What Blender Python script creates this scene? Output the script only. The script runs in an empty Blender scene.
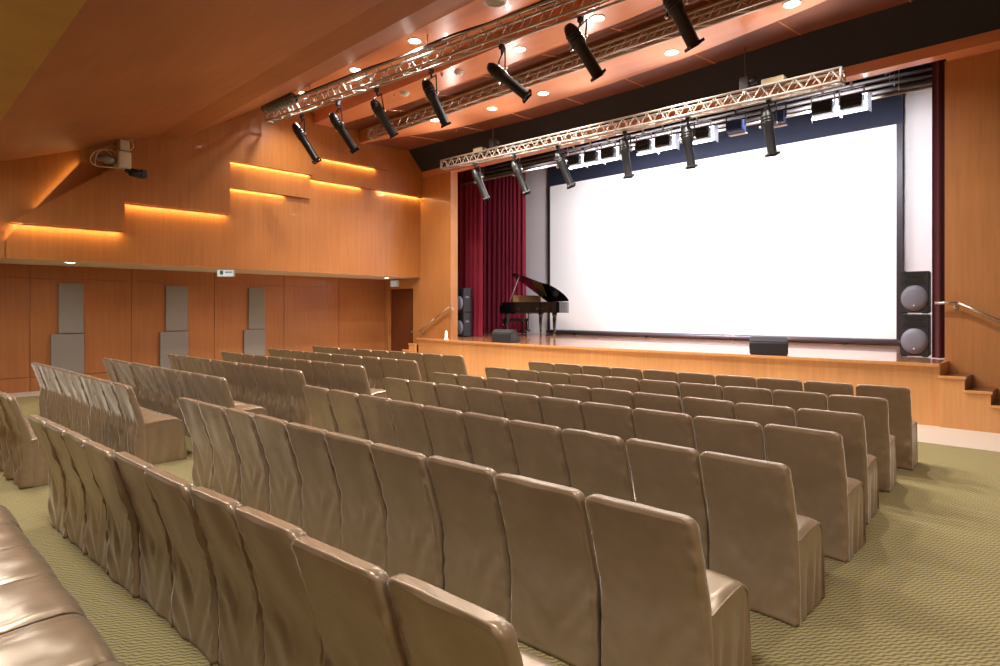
import bpy, bmesh, math, random
from mathutils import Vector, Matrix, noise
random.seed(7)
PI = math.pi
scene = bpy.context.scene
C = scene.collection
R = math.radians
CA, SA = math.cos(R(44.07)), math.sin(R(44.07))

# ------------------------------------------------------------------ helpers
def tag(o, label=None, cat=None, group=None, kind=None):
    if label: o['label'] = label
    if cat: o['category'] = cat
    if group: o['group'] = group
    if kind: o['kind'] = kind
    return o

def thing(name, label, cat, loc=(0, 0, 0), rotz=0.0, group=None):
    o = bpy.data.objects.new(name, None)
    C.objects.link(o)
    o.location = loc
    o.rotation_euler = (0, 0, rotz)
    o.empty_display_size = 0.1
    return tag(o, label, cat, group)

def obj(name, bm, m, parent=None, smooth=False, recalc=True):
    if recalc:
        bmesh.ops.recalc_face_normals(bm, faces=bm.faces[:])
    me = bpy.data.meshes.new(name)
    bm.to_mesh(me)
    bm.free()
    for x in (m if isinstance(m, (list, tuple)) else [m]):
        me.materials.append(x)
    if smooth:
        for p in me.polygons:
            p.use_smooth = True
    o = bpy.data.objects.new(name, me)
    C.objects.link(o)
    if parent: o.parent = parent
    return o

def struct(name, bm, m, smooth=False):
    return tag(obj(name, bm, m, smooth=smooth), kind='structure')

def NB(): return bmesh.new()

def box(bm, x0, x1, y0, y1, z0, z1, bev=0.0, mat=0):
    r = bmesh.ops.create_cube(bm, size=1.0)
    vs = r['verts']
    for v in vs:
        v.co = Vector((x0 + (v.co.x + .5) * (x1 - x0), y0 + (v.co.y + .5) * (y1 - y0), z0 + (v.co.z + .5) * (z1 - z0)))
    fs = set(f for v in vs for f in v.link_faces)
    for f in fs: f.material_index = mat
    if bev > 0:
        es = list(set(e for v in vs for e in v.link_edges))
        bmesh.ops.bevel(bm, geom=es, offset=bev, segments=2, affect='EDGES', profile=.5)
    return vs

def prism(bm, pts, axis, a0, a1, mat=0):
    """closed polygon extruded along axis ('X': pts are (y,z); 'Y': (x,z); 'Z': (x,y))"""
    def mk(p, a):
        if axis == 'X': return (a, p[0], p[1])
        if axis == 'Y': return (p[0], a, p[1])
        return (p[0], p[1], a)
    A = [bm.verts.new(mk(p, a0)) for p in pts]
    B = [bm.verts.new(mk(p, a1)) for p in pts]
    n = len(pts)
    fs = [bm.faces.new(A), bm.faces.new(B[::-1])]
    for i in range(n):
        fs.append(bm.faces.new((A[i], B[i], B[(i + 1) % n], A[(i + 1) % n])))
    for f in fs: f.material_index = mat
    return fs

def tube(bm, p0, p1, r0, n=8, r1=None, cap=True, mat=0):
    p0, p1 = Vector(p0), Vector(p1)
    r1 = r0 if r1 is None else r1
    d = (p1 - p0).normalized()
    a = d.orthogonal().normalized(); b = d.cross(a)
    A, B = [], []
    for i in range(n):
        t = 2 * PI * i / n
        o = a * math.cos(t) + b * math.sin(t)
        A.append(bm.verts.new(p0 + o * r0)); B.append(bm.verts.new(p1 + o * r1))
    fs = []
    for i in range(n):
        fs.append(bm.faces.new((A[i], A[(i + 1) % n], B[(i + 1) % n], B[i])))
    if cap:
        fs.append(bm.faces.new(A[::-1])); fs.append(bm.faces.new(B))
    for f in fs: f.material_index = mat; f.smooth = n > 6
    return fs

def path_tube(bm, pts, r, n=8):
    for a, b in zip(pts[:-1], pts[1:]):
        tube(bm, a, b, r, n)
    for p in pts[1:-1]:
        bmesh.ops.create_uvsphere(bm, u_segments=n, v_segments=6, radius=r, matrix=Matrix.Translation(p))

def lathe(bm, prof, org=(0, 0, 0), axis=(0, 0, 1), n=20, mat=0):
    """prof: list of (radius, height) along axis"""
    org = Vector(org); d = Vector(axis).normalized()
    a = d.orthogonal().normalized(); b = d.cross(a)
    rings = []
    for r, h in prof:
        if r < 1e-6:
            rings.append([bm.verts.new(org + d * h)])
        else:
            rings.append([bm.verts.new(org + d * h + (a * math.cos(2 * PI * i / n) + b * math.sin(2 * PI * i / n)) * r) for i in range(n)])
    for A, B in zip(rings[:-1], rings[1:]):
        for i in range(n):
            j = (i + 1) % n
            if len(A) == 1 and len(B) == 1: continue
            if len(A) == 1: f = bm.faces.new((A[0], B[j], B[i]))
            elif len(B) == 1: f = bm.faces.new((A[i], A[j], B[0]))
            else: f = bm.faces.new((A[i], A[j], B[j], B[i]))
            f.material_index = mat; f.smooth = True

def quad(bm, a, b, c, d, mat=0):
    f = bm.faces.new([bm.verts.new(p) for p in (a, b, c, d)])
    f.material_index = mat
    return f

def dup(root, loc, rotz=0.0, label=None, group=None, sx=1.0):
    r = root.copy(); C.objects.link(r)
    r.location = loc; r.rotation_euler = (0, 0, rotz); r.scale = (sx, 1, 1)
    if label: r['label'] = label
    if group: r['group'] = group
    for ch in list(root.children):
        c = ch.copy(); C.objects.link(c); c.parent = r
        for g in list(ch.children):
            d = g.copy(); C.objects.link(d); d.parent = c
    return r

# ------------------------------------------------------------------ materials
def srgb(r, g, b):
    f = lambda c: c / 12.92 if c <= .04045 else ((c + .055) / 1.055) ** 2.4
    return (f(r / 255), f(g / 255), f(b / 255), 1)

def mat(name, col, rough=.5, metal=0.0, spec=.5, coat=0.0, emit=None, estr=0.0, sheen=0.0):
    m = bpy.data.materials.new(name); m.use_nodes = True
    b = m.node_tree.nodes['Principled BSDF']
    b.inputs['Base Color'].default_value = col
    b.inputs['Roughness'].default_value = rough
    b.inputs['Metallic'].default_value = metal
    b.inputs['Specular IOR Level'].default_value = spec
    b.inputs['Coat Weight'].default_value = coat
    b.inputs['Sheen Weight'].default_value = sheen
    if emit:
        b.inputs['Emission Color'].default_value = emit
        b.inputs['Emission Strength'].default_value = estr
    return m

def nd(m, t): return m.node_tree.nodes.new(t)
def lk(m, a, b): m.node_tree.links.new(a, b)

def wood(name, c0, c1, scale=(9, 9, .6), rough=.38, coat=.15, spec=.4, boards=None, bump=0.0):
    """veneer: long grain streaks; scale is smaller along the grain"""
    m = mat(name, c0, rough, coat=coat, spec=spec)
    b = m.node_tree.nodes['Principled BSDF']
    tc = nd(m, 'ShaderNodeTexCoord'); mp = nd(m, 'ShaderNodeMapping')
    mp.inputs['Scale'].default_value = scale
    lk(m, tc.outputs['Object'], mp.inputs['Vector'])
    n1 = nd(m, 'ShaderNodeTexNoise'); n1.inputs['Scale'].default_value = 1.0; n1.inputs['Detail'].default_value = 6; n1.inputs['Roughness'].default_value = .65
    lk(m, mp.outputs['Vector'], n1.inputs['Vector'])
    cr = nd(m, 'ShaderNodeValToRGB')
    cr.color_ramp.elements[0].position = .3; cr.color_ramp.elements[0].color = c0
    cr.color_ramp.elements[1].position = .7; cr.color_ramp.elements[1].color = c1
    lk(m, n1.outputs['Fac'], cr.inputs['Fac'])
    n2 = nd(m, 'ShaderNodeTexNoise'); n2.inputs['Scale'].default_value = .5; n2.inputs['Detail'].default_value = 2
    lk(m, tc.outputs['Object'], n2.inputs['Vector'])
    mx = nd(m, 'ShaderNodeMix'); mx.data_type = 'RGBA'; mx.blend_type = 'MULTIPLY'
    mr = nd(m, 'ShaderNodeMapRange'); mr.inputs['From Min'].default_value = .3; mr.inputs['From Max'].default_value = .7
    mr.inputs['To Min'].default_value = .86; mr.inputs['To Max'].default_value = 1.08
    lk(m, n2.outputs['Fac'], mr.inputs['Value'])
    mx.inputs['Factor'].default_value = 1.0
    lk(m, cr.outputs['Color'], mx.inputs['A']); lk(m, mr.outputs['Result'], mx.inputs['B'])
    lk(m, mx.outputs['Result'], b.inputs['Base Color'])
    return m

W_WALL = wood('wood_wall', srgb(162, 101, 48), srgb(178, 115, 60), (16, 16, .8))
W_LOW = wood('wood_low_wall', srgb(162, 101, 56), srgb(176, 115, 68), (16, 16, .8))
W_PROS = wood('wood_proscenium', srgb(174, 116, 66), srgb(188, 130, 78), (18, 18, .9))
W_STAGE = wood('wood_stage_front', srgb(208, 148, 92), srgb(222, 164, 106), (18, 18, .9))
W_CEIL = wood('wood_ceiling', srgb(146, 89, 50), srgb(158, 99, 58), (.9, 7, 7), rough=.5, coat=0, spec=.3)
W_CLOUD = wood('wood_ceiling_panel', srgb(214, 138, 96), srgb(224, 150, 108), (.9, 7, 7), rough=.3, coat=.3)
W_BROWN = wood('wood_brown_band', srgb(108, 62, 42), srgb(122, 72, 50), (.9, 7, 7))
W_YEL_LIT = wood('ceiling_yellow_lit', srgb(176, 134, 66), srgb(188, 146, 76), (2, 2, 2), rough=.6, coat=0)  # yellowish light on the rear ceiling panel is put into this colour
W_DOOR = wood('wood_door', srgb(98, 50, 24), srgb(112, 60, 30), (16, 16, .8))
W_FLOOR = wood('stage_boards', srgb(176, 118, 84), srgb(194, 138, 104), (1.2, 9, 9), rough=.16, coat=.6, spec=.6)
W_TREAD = wood('tread_wood', srgb(104, 64, 44), srgb(116, 74, 52), (4, 9, 9), rough=.3)
SOFF = mat('soffit_paint', srgb(232, 214, 192), .6)
BLACKP = mat('black_drape', srgb(26, 24, 27), .85)
BORDER = mat('black_border_cloth', srgb(16, 17, 26), .9)
NAVY = mat('navy_masking', srgb(24, 30, 52), .8)
GREYP = mat('grey_acoustic_fabric', srgb(138, 130, 122), .9)
PALE = mat('pale_tile', srgb(214, 203, 190), .35)
WHITEW = mat('white_wall_paint', srgb(214, 208, 210), .7)
SCREEN = mat('screen_white', srgb(242, 241, 242), .85)
DARKM = mat('dark_metal', srgb(52, 50, 56), .45, .6)
BARM = mat('grey_bar', srgb(120, 116, 130), .35, .6)
ALU = mat('aluminium', srgb(184, 175, 164), .4, .35)
STEEL = mat('brushed_steel', srgb(205, 196, 186), .28, .9)
BLK = mat('black_paint', srgb(26, 26, 28), .42)
BLK2 = mat('black_plastic', srgb(40, 41, 47), .5)
GRILL = mat('grey_grille', srgb(124, 128, 146), .5)
GLOSSB = mat('piano_black', srgb(14, 12, 14), .08, coat=1.0, spec=.6)
LENS = mat('lens_glass', srgb(60, 80, 120), .08, spec=.8)
WHITEP = mat('white_plastic', srgb(228, 226, 224), .4)
BEIGE = mat('beige_metal', srgb(196, 184, 156), .45, .2)
BRASS = mat('gold_iron', srgb(130, 100, 52), .4, .6)
GREEN = mat('sign_teal', srgb(120, 178, 178), .5)
BULB = mat('lamp_glow', srgb(255, 240, 215), .5, emit=(1, .9, .74, 1), estr=14)
FLOODG = mat('flood_glow', srgb(255, 255, 255), .5, emit=(.92, .95, 1, 1), estr=10)
SIGNL = mat('sign_glow', srgb(220, 230, 235), .5, emit=(.85, .95, 1, 1), estr=.55)
BARN = mat('barn_door_white', srgb(225, 228, 236), .5)
IVORY = mat('piano_keys', srgb(235, 230, 218), .3)

def velvet():
    m = mat('red_velvet', srgb(126, 3, 40), .75, sheen=.5)
    b = m.node_tree.nodes['Principled BSDF']
    b.inputs['Sheen Tint'].default_value = srgb(220, 60, 100)
    return m
VELVET = velvet()

def carpet():
    m = mat('olive_carpet', srgb(140, 126, 72), .95, spec=.1)
    b = m.node_tree.nodes['Principled BSDF']
    tc = nd(m, 'ShaderNodeTexCoord'); mp = nd(m, 'ShaderNodeMapping')
    mp.inputs['Rotation'].default_value = (0, 0, R(-52))
    lk(m, tc.outputs['Object'], mp.inputs['Vector'])
    sp = nd(m, 'ShaderNodeSeparateXYZ'); lk(m, mp.outputs['Vector'], sp.inputs[0])
    def mth(op, x, y=None, z=None):
        q = nd(m, 'ShaderNodeMath'); q.operation = op
        for k, v_ in enumerate((x, y, z)):
            if v_ is None: continue
            if isinstance(v_, (int, float)): q.inputs[k].default_value = v_
            else: lk(m, v_, q.inputs[k])
        return q.outputs[0]
    nw = nd(m, 'ShaderNodeTexNoise'); nw.inputs['Scale'].default_value = 9; nw.inputs['Detail'].default_value = 2
    lk(m, tc.outputs['Object'], nw.inputs['Vector'])
    nz = mth('MULTIPLY', nw.outputs['Fac'], 9.0)
    wob = mth('SINE', mth('MULTIPLY_ADD', sp.outputs[0], 112.0, nz))
    ph = mth('ADD', mth('MULTIPLY_ADD', sp.outputs[1], 225.0, mth('MULTIPLY', nw.outputs['Fac'], 3.0)), mth('MULTIPLY', wob, 1.1))
    wv = mth('MULTIPLY_ADD', mth('SINE', ph), .5, .5)
    n = nd(m, 'ShaderNodeTexNoise'); n.inputs['Scale'].default_value = 160; n.inputs['Detail'].default_value = 3
    lk(m, tc.outputs['Object'], n.inputs['Vector'])
    ad = nd(m, 'ShaderNodeMath'); ad.operation = 'MULTIPLY_ADD'
    lk(m, n.outputs['Fac'], ad.inputs[0]); ad.inputs[1].default_value = .5; lk(m, wv, ad.inputs[2])
    cr = nd(m, 'ShaderNodeValToRGB')
    e = cr.color_ramp.elements
    e[0].position = .25; e[0].color = srgb(114, 104, 72)
    e[1].position = 1.05; e[1].color = srgb(168, 155, 112)
    lk(m, ad.outputs[0], cr.inputs['Fac']); lk(m, cr.outputs['Color'], b.inputs['Base Color'])
    bp = nd(m, 'ShaderNodeBump'); bp.inputs['Strength'].default_value = .5; bp.inputs['Distance'].default_value = .006
    lk(m, ad.outputs[0], bp.inputs['Height']); lk(m, bp.outputs['Normal'], b.inputs['Normal'])
    return m
CARPET = carpet()

def satin():
    m = mat('champagne_satin', srgb(176, 150, 122), .30, metal=.30, spec=.7)
    b = m.node_tree.nodes['Principled BSDF']
    b.inputs['Sheen Weight'].default_value = .55; b.inputs['Sheen Roughness'].default_value = .25
    b.inputs['Sheen Tint'].default_value = (1, .96, .92, 1)
    tc = nd(m, 'ShaderNodeTexCoord')
    n = nd(m, 'ShaderNodeTexNoise'); n.inputs['Scale'].default_value = 14; n.inputs['Detail'].default_value = 3
    lk(m, tc.outputs['Object'], n.inputs['Vector'])
    cr = nd(m, 'ShaderNodeValToRGB'); e = cr.color_ramp.elements
    e[0].position = .3; e[0].color = srgb(153, 132, 107)
    e[1].position = .75; e[1].color = srgb(163, 141, 116)
    lk(m, n.outputs['Fac'], cr.inputs['Fac']); lk(m, cr.outputs['Color'], b.inputs['Base Color'])
    mp = nd(m, 'ShaderNodeMapping'); mp.inputs['Scale'].default_value = (6, 6, 22)
    lk(m, tc.outputs['Object'], mp.inputs['Vector'])
    n2 = nd(m, 'ShaderNodeTexNoise'); n2.inputs['Scale'].default_value = 1.6; n2.inputs['Detail'].default_value = 2
    lk(m, mp.outputs['Vector'], n2.inputs['Vector'])
    bp = nd(m, 'ShaderNodeBump'); bp.inputs['Strength'].default_value = .08; bp.inputs['Distance'].default_value = .008
    lk(m, n2.outputs['Fac'], bp.inputs['Height']); lk(m, bp.outputs['Normal'], b.inputs['Normal'])
    return m
SATIN = satin()

# ------------------------------------------------------------------ geometry constants
XU = -13.8      # upper left wall (recessed layer)
XW = -15.5      # lower left wall
YP = 11.0       # proscenium wall
ZS = 0.90       # stage floor
ZSOF = 2.58
XR, YB = 4.5, -4.5

# ------------------------------------------------------------------ floor
bm = NB(); box(bm, -16.4, XR, YB, 16.3, -.12, 0); struct('floor', bm, CARPET)
bm = NB(); box(bm, XW, XR, 9.2, 11.2, 0, .006); struct('trim_1', bm, PALE)
bm = NB(); box(bm, XW, -14.75, YB, 9.2, 0, .006); struct('trim_2', bm, PALE)

# ------------------------------------------------------------------ left wall, lower: veneered boards with gaps
bm = NB()
seams = [YB, -2.2, -.3, 1.0, 2.32, 4.14, 5.95, 7.75, 9.4, 11.0]
box(bm, XW - .25, XW - .02, YB, 11.2, 0, ZSOF)
for a, b in zip(seams[:-1], seams[1:]):
    box(bm, XW - .03, XW, a + .006, b - .006, .30, 2.30, .004)
    box(bm, XW - .03, XW, a + .006, b - .006, 2.312, ZSOF - .002, .002)
    box(bm, XW - .03, XW, a + .006, b - .006, .006, .288, .004)
struct('wall_left', bm, W_LOW)

# grey acoustic panels on the lower wall
PANELS = [(2.79, 3.23, 2.66, 'left', 'nearest the rear'), (4.84, 5.32, 4.72, 'middle', 'second'), (6.78, 7.20, 6.66, 'right', 'nearest the stage')]
for y0, y1, yl, w1, w2 in PANELS:
    bm = NB(); box(bm, XW + .002, XW + .05, y0, y1, 1.175, 2.22, .006)
    tag(obj('acoustic_panel', bm, GREYP), 'upper narrow grey fabric acoustic panel of the %s pair on the wood wall' % ('rear' if w1 == 'left' else 'middle' if w1 == 'middle' else 'stage-end'), 'acoustic panel', 'grey acoustic panels on the left wall')
    bm = NB(); box(bm, XW + .002, XW + .06, yl, y1 + .01, .12, 1.155, .006)
    tag(obj('acoustic_panel', bm, GREYP), 'lower wider grey fabric acoustic panel of the %s pair on the wood wall' % ('rear' if w1 == 'left' else 'middle' if w1 == 'middle' else 'stage-end'), 'acoustic panel', 'grey acoustic panels on the left wall')

# soffit under the upper wall
bm = NB(); box(bm, XW - .25, XU - .01, YB, YP, ZSOF, ZSOF + .05); struct('ceiling_soffit', bm, SOFF)

# upper wall: base layer, middle layer, top layer with stepped lower edges
def zc(y):   # ceiling height at the wall
    P = [(-6, 4.0), (1.22, 4.11), (4.04, 5.13), (5.0, 5.58), (6.5, 6.40), (7.6, 6.46), (20, 6.9)]
    for (a, za), (b, zb) in zip(P[:-1], P[1:]):
        if y <= b: return za + (zb - za) * (y - a) / (b - a)
    return P[-1][1]
bm = NB()
box(bm, XU - .2, XU, YB, YP, ZSOF + .051, 7.2); box(bm, XU - .009, XU, YB, YP, ZSOF, ZSOF + .051)
struct('wall_left_upper', bm, W_WALL)
bm = NB()
midp = [(5.57, 4.37), (7.53, 4.37), (7.53, 4.86), (10.985, 4.86), (10.985, 7.0), (5.57, 7.0)]
prism(bm, midp, 'X', XU + .002, XU + .08)
struct('wall_left_upper_layer', bm, W_WALL)
bm = NB()
topp = [(1.77, 3.20), (3.53, 3.20), (3.53, 3.77), (5.57, 3.77), (5.57, 4.94), (7.55, 4.94), (7.55, 5.41), (9.9, 5.41), (9.9, 7.0), (3.7, 7.0), (3.6, 4.75), (3.38, 4.46), (2.97, 4.13)]
prism(bm, topp, 'X', XU + .002, XU + .16)
struct('wall_left_top_layer', bm, W_WALL)
# vertical end panel seen at the far left of the upper wall
bm = NB(); box(bm, XU + .001, XU + .05, YB, 1.70, ZSOF, 3.05); struct('wall_left_rear_panel', bm, W_WALL)

# ------------------------------------------------------------------ proscenium wall, header, stage house
bm = NB()
box(bm, XW - .2, -15.35, YP, YP + .25, 0, ZSOF)          # beside the door
box(bm, -15.35, -14.14, YP, YP + .25, 2.28, ZSOF)
box(bm, -14.14, -13.8, YP, YP + .25, 0, ZSOF)
box(bm, -13.8, -12.5, YP, YP + .25, 0, 5.41)
struct('wall_front_left', bm, W_PROS)
bm = NB(); box(bm, -1.63, XR, YP + .35, YP + .6, 0, 5.42); struct('wall_front_right', bm, W_PROS)
bm = NB(); box(bm, -13.8, -1.6, YP - .01, YP + .22, 5.41, 5.575); box(bm, -1.6, XR, YP - .01, YP + .6, 5.41, 5.575); struct('trim_3', bm, W_CLOUD)
bm = NB()
prism(bm, [(YP, 5.575), (YP + .22, 5.575), (YP + .22, 7.4), (9.6, 7.4), (9.6, 7.08)], 'X', -13.8, XR)
struct('wall_front_valance', bm, BLACKP)
bm = NB(); box(bm, -15.34, -14.15, YP + .1, YP + .16, 0, 2.27)
d = tag(obj('door_1', bm, W_DOOR), kind='structure')
bm = NB(); box(bm, -14.32, -14.22, YP + .05, YP + .1, 1.0, 1.06, .01); obj('door_handle', bm, STEEL, d)

bm = NB(); box(bm, -16, 1.2, 15.35, 15.6, 0, 7.6); struct('wall_stage_rear', bm, WHITEW)
bm = NB(); box(bm, -16.2, -16.0, YP + .25, 16.2, 0, 7.6); struct('wall_stage_left', bm, BLACKP)
bm = NB(); box(bm, 1.0, 1.2, YP + .25, 16.2, 0, 7.6); struct('wall_stage_right', bm, BLACKP)
bm = NB(); box(bm, -16.2, 1.2, YP + .2, 16.2, 7.5, 7.7); struct('ceiling_stage', bm, BLACKP)

# stage platform with curved front
LIP = [(-13.4, 10.55), (-12.6, 10.36), (-11.4, 10.26), (-9.8, 10.22), (-8.1, 10.22), (-6.6, 10.27), (-5.4, 10.38), (-4.1, 10.46), (-2.8, 10.5), (-1.58, 10.56)]
def lip_y(x):
    for (a, ya), (b, yb) in zip(LIP[:-1], LIP[1:]):
        if x <= b: return ya + (yb - ya) * (x - a) / (b - a)
    return LIP[-1][1]
xs = [-13.4 + i * (11.82 / 40) for i in range(41)]
bm = NB()
prism(bm, [(x, lip_y(x) + .05) for x in xs] + [(-1.58, 11.34), (-13.4, 10.99)], 'Z', 0, ZS - .045)
struct('stage_front', bm, W_STAGE)
bm = NB()
prism(bm, [(x, lip_y(x)) for x in xs] + [(-1.58, 11.34), (-13.4, 10.99)], 'Z', ZS - .045, ZS - .001)
struct('trim_4', bm, W_STAGE)
bm = NB()
prism(bm, [(x, lip_y(x) + .03) for x in xs] + [(-1.63, YP + .34), (-1.63, YP + .62), (1.0, YP + .62), (1.0, 15.4), (-16, 15.4), (-16, YP + .25), (-12.5, YP + .25), (-12.5, YP), (-13.4, YP)], 'Z', ZS - .04, ZS)
struct('floor_stage', bm, W_FLOOR)

# steps at both ends of the stage
def steps(label, x0, dirx, y0f, y1):
    t = thing('stage_steps', label, 'steps', (x0, 0, 0))
    n, run, rise = 4, .285, .18
    pts = [(0, 0)]
    x, z = 0.0, ZS
    bmS = NB()
    pts = [(0, 0), (0, ZS - rise + .012)]
    for i in range(n):
        z = ZS - rise * (i + 1)
        pts[-1] = (pts[-1][0], z + .012) if i == 0 else pts[-1]
        pts += [(run * (i + 1), z + .012)]
        if i < n - 1: pts += [(run * (i + 1), z - rise + .012)]
    pts += [(run * n, 0)]
    prism(bmS, [(dirx * p[0], p[1]) for p in pts], 'Y', y0f, y0f + .05)
    obj('stringer', bmS, W_STAGE, t)
    for i in range(n):
        z = ZS - rise * (i + 1)
        xa, xb = dirx * run * i, dirx * run * (i + 1)
        bmT = NB(); box(bmT, min(xa, xb), max(xa, xb), y0f + .05, y1, z - .04, z, .004)
        obj('tread', bmT, W_TREAD, t)
        bmT = NB(); box(bmT, min(xb - .012 * dirx, xb), max(xb - .012 * dirx, xb), y0f + .05, y1, max(0, z - rise), z - .04)
        obj('riser', bmT, W_TREAD, t)
        bmN = NB(); box(bmN, min(xa, xb) - .01, max(xa, xb) + .02, y0f - .02, y0f + .05, z - .02, z + .014, .004)
        obj('nosing', bmN, W_STAGE, t)
    return t
steps('light wood steps with dark treads climbing to the stage below the right handrail', -1.578, 1, 10.56, YP + .344)
steps('wood steps down from the stage beside the dark doorway', -13.402, -1, 10.5, YP - .006)

def handrail(label, pts, ywall):
    t = thing('handrail', label, 'handrail', pts[0])
    o = Vector(pts[0])
    bm = NB(); path_tube(bm, [Vector(p) - o for p in pts], .022, 10)
    obj('rail', bm, STEEL, t, smooth=True)
    for k in (1, len(pts) - 1):
        q = Vector(pts[k]).lerp(Vector(pts[k - 1]), .12) - o
        bm = NB(); path_tube(bm, [q, q + Vector((0, .03, -.06)), Vector((q.x, ywall - o.y, q.z - .06))], .012, 8)
        lathe(bm, [(0, 0), (.035, 0), (.035, .012), (0, .012)], (q.x, ywall - o.y, q.z - .06), (0, -1, 0), 12)
        obj('bracket', bm, STEEL, t)
    return t
handrail('steel handrail on the wood wall above the right stage steps', [(-1.74, YP + .26, 1.765), (-1.46, YP + .26, 1.765), (-.97, YP + .26, 1.5), (-.35, YP + .26, 1.15)], YP + .35)
handrail('steel handrail on the wood wall beside the dark doorway', [(-12.28, YP - .09, 1.68), (-12.45, YP - .09, 1.745), (-13.05, YP - .09, 1.43), (-13.75, YP - .09, 1.05)], YP)

# ------------------------------------------------------------------ ceiling
NX = 36
CX = [XU + i * ((XR - XU) / NX) for i in range(NX + 1)]
def interp(P, x):
    if x <= P[0][0]: return P[0][1]
    for (a, ya), (b, yb) in zip(P[:-1], P[1:]):
        if x <= b:
            t = (x - a) / (b - a); return ya + (yb - ya) * t
    return P[-1][1]
ARC2 = [(-13.8, 8.95), (-12.9, 9.15), (-11.9, 9.5), (-10.6, 9.80), (-9, 9.9), (-7, 9.92), (-5, 9.78), (-3.2, 9.45), (-1.5, 9.05), (0, 8.98)]
ARC1 = [(-13.8, 8.05), (-12, 8.22), (-10, 8.34), (-7.5, 8.36), (-5.5, 8.30), (-3.5, 8.15), (0, 8.05)]
LIPZ = [(-13.8, 10.5), (-12.0, 10.52), (-9, 10.58), (-6, 10.57), (-3.5, 10.50), (0, 10.48)]
def lipz(y): return 5.575 + 1.08 * (YP - y)
def strip(bm, fa, fb, m):
    va = [bm.verts.new((x,) + fa(x)) for x in CX]; vb = [bm.verts.new((x,) + fb(x)) for x in CX]
    for i in range(NX):
        f = bm.faces.new((va[i], vb[i], vb[i + 1], va[i + 1])); f.material_index = m
K = lambda y, z: (lambda x: (y, z))
bm = NB()
strip(bm, K(YB, 4.06), K(1.22, 4.11), 1)
strip(bm, K(1.22, 4.11), K(4.04, 5.13), 0)
strip(bm, K(4.04, 5.13), K(4.56, 5.21), 0)
strip(bm, K(4.56, 5.21), K(6.5, 6.40), 0)
strip(bm, K(6.5, 6.40), K(7.6, 6.46), 2)
strip(bm, K(7.6, 6.46), K(7.6, 6.2), 2)
strip(bm, K(7.6, 6.2), lambda x: (interp(ARC1, x), 6.2), 2)
strip(bm, lambda x: (interp(ARC1, x), 6.2), K(8.9, 6.31), 3)
strip(bm, K(8.9, 6.31), K(8.9, 5.98), 2)
strip(bm, K(8.9, 5.98), lambda x: (interp(ARC2, x), 5.98), 2)
strip(bm, lambda x: (interp(ARC2, x), 5.98), lambda x: (interp(LIPZ, x) - .04, lipz(interp(LIPZ, x)) - .03), 3)
strip(bm, lambda x: (interp(LIPZ, x) - .04, lipz(interp(LIPZ, x)) - .03), lambda x: (interp(LIPZ, x), lipz(interp(LIPZ, x)) - .005), 2)
o = tag(obj('ceiling', bm, [W_CEIL, W_YEL_LIT, W_CLOUD, W_BROWN], recalc=False), kind='structure')
bm = NB(); box(bm, XU - .2, XR, YB, YP + .2, 7.4, 7.5); struct('ceiling_slab', bm, BLACKP)
# light joints across the brown bands
bm = NB()
for x in (-12.2, -10.7, -9.2, -7.75, -6.3, -4.85, -3.4, -1.9):
    y0, y1 = interp(ARC2, x), interp(LIPZ, x) - .05
    z1 = lipz(y1 + .05) - .03
    tube(bm, (x, y0, 5.977), (x, y1, z1 - .004), .012, 6)
    tube(bm, (x + .7, interp(ARC1, x + .7), 6.197), (x + .7, 8.89, 6.305), .012, 6)
struct('trim_5', bm, W_CLOUD)

# rear and right walls close the hall
bm = NB(); box(bm, XW - .2, XR + .2, YB - .2, YB, 0, 7.4); struct('wall_rear', bm, W_WALL)
bm = NB(); box(bm, XR, XR + .2, YB, YP + .25, 0, 7.4); struct('wall_right', bm, W_WALL)

# ------------------------------------------------------------------ projection screen and drapes
YSC = 15.2
t = thing('projection_screen', 'large blank white projection screen standing across the back of the stage', 'projection screen', (-7.75, YSC, ZS))
def L(x): return x + 7.75
x0, x1, z0, z1 = -12.49, -3.02, 1.04, 5.60
bm = NB(); box(bm, L(x0), L(x1), 0, .02, z0 - ZS, z1 - ZS); obj('screen_surface', bm, SCREEN, t)
bm = NB()
box(bm, L(x0) - .10, L(x0), -.01, .03, z0 - ZS, z1 - ZS)
tag(obj('side_border', bm, DARKM, t), 'dark border strip down the left side')
bm = NB(); box(bm, L(x1), L(x1) + .11, -.01, .03, z0 - ZS, z1 - ZS)
tag(obj('side_border', bm, DARKM, t), 'dark border strip down the right side')
bm = NB(); tube(bm, (L(x0) - .1, -.02, z0 - ZS - .06), (L(x1) + .12, -.02, z0 - ZS - .06), .055, 14); obj('bottom_bar', bm, BARM, t)
bm = NB(); tube(bm, (L(x1) + .12, -.02, z0 - ZS - .06), (L(x1) + .24, -.02, z0 - ZS - .06), .075, 14); tag(obj('end_cap', bm, WHITEP, t), 'white end cap')
for x in (-11.5, -9, -6.5, -4):
    bm = NB(); box(bm, L(x) - .03, L(x) + .03, -.06, .02, 0, z0 - ZS - .1); obj('foot', bm, DARKM, t)
bm = NB(); box(bm, L(x0) - .10, L(x1) + .12, 0, .02, z1 - ZS, 1.85 + z1 - ZS)
tag(obj('top_masking', bm, NAVY, t), 'dark navy masking cloth above the white surface')

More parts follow.
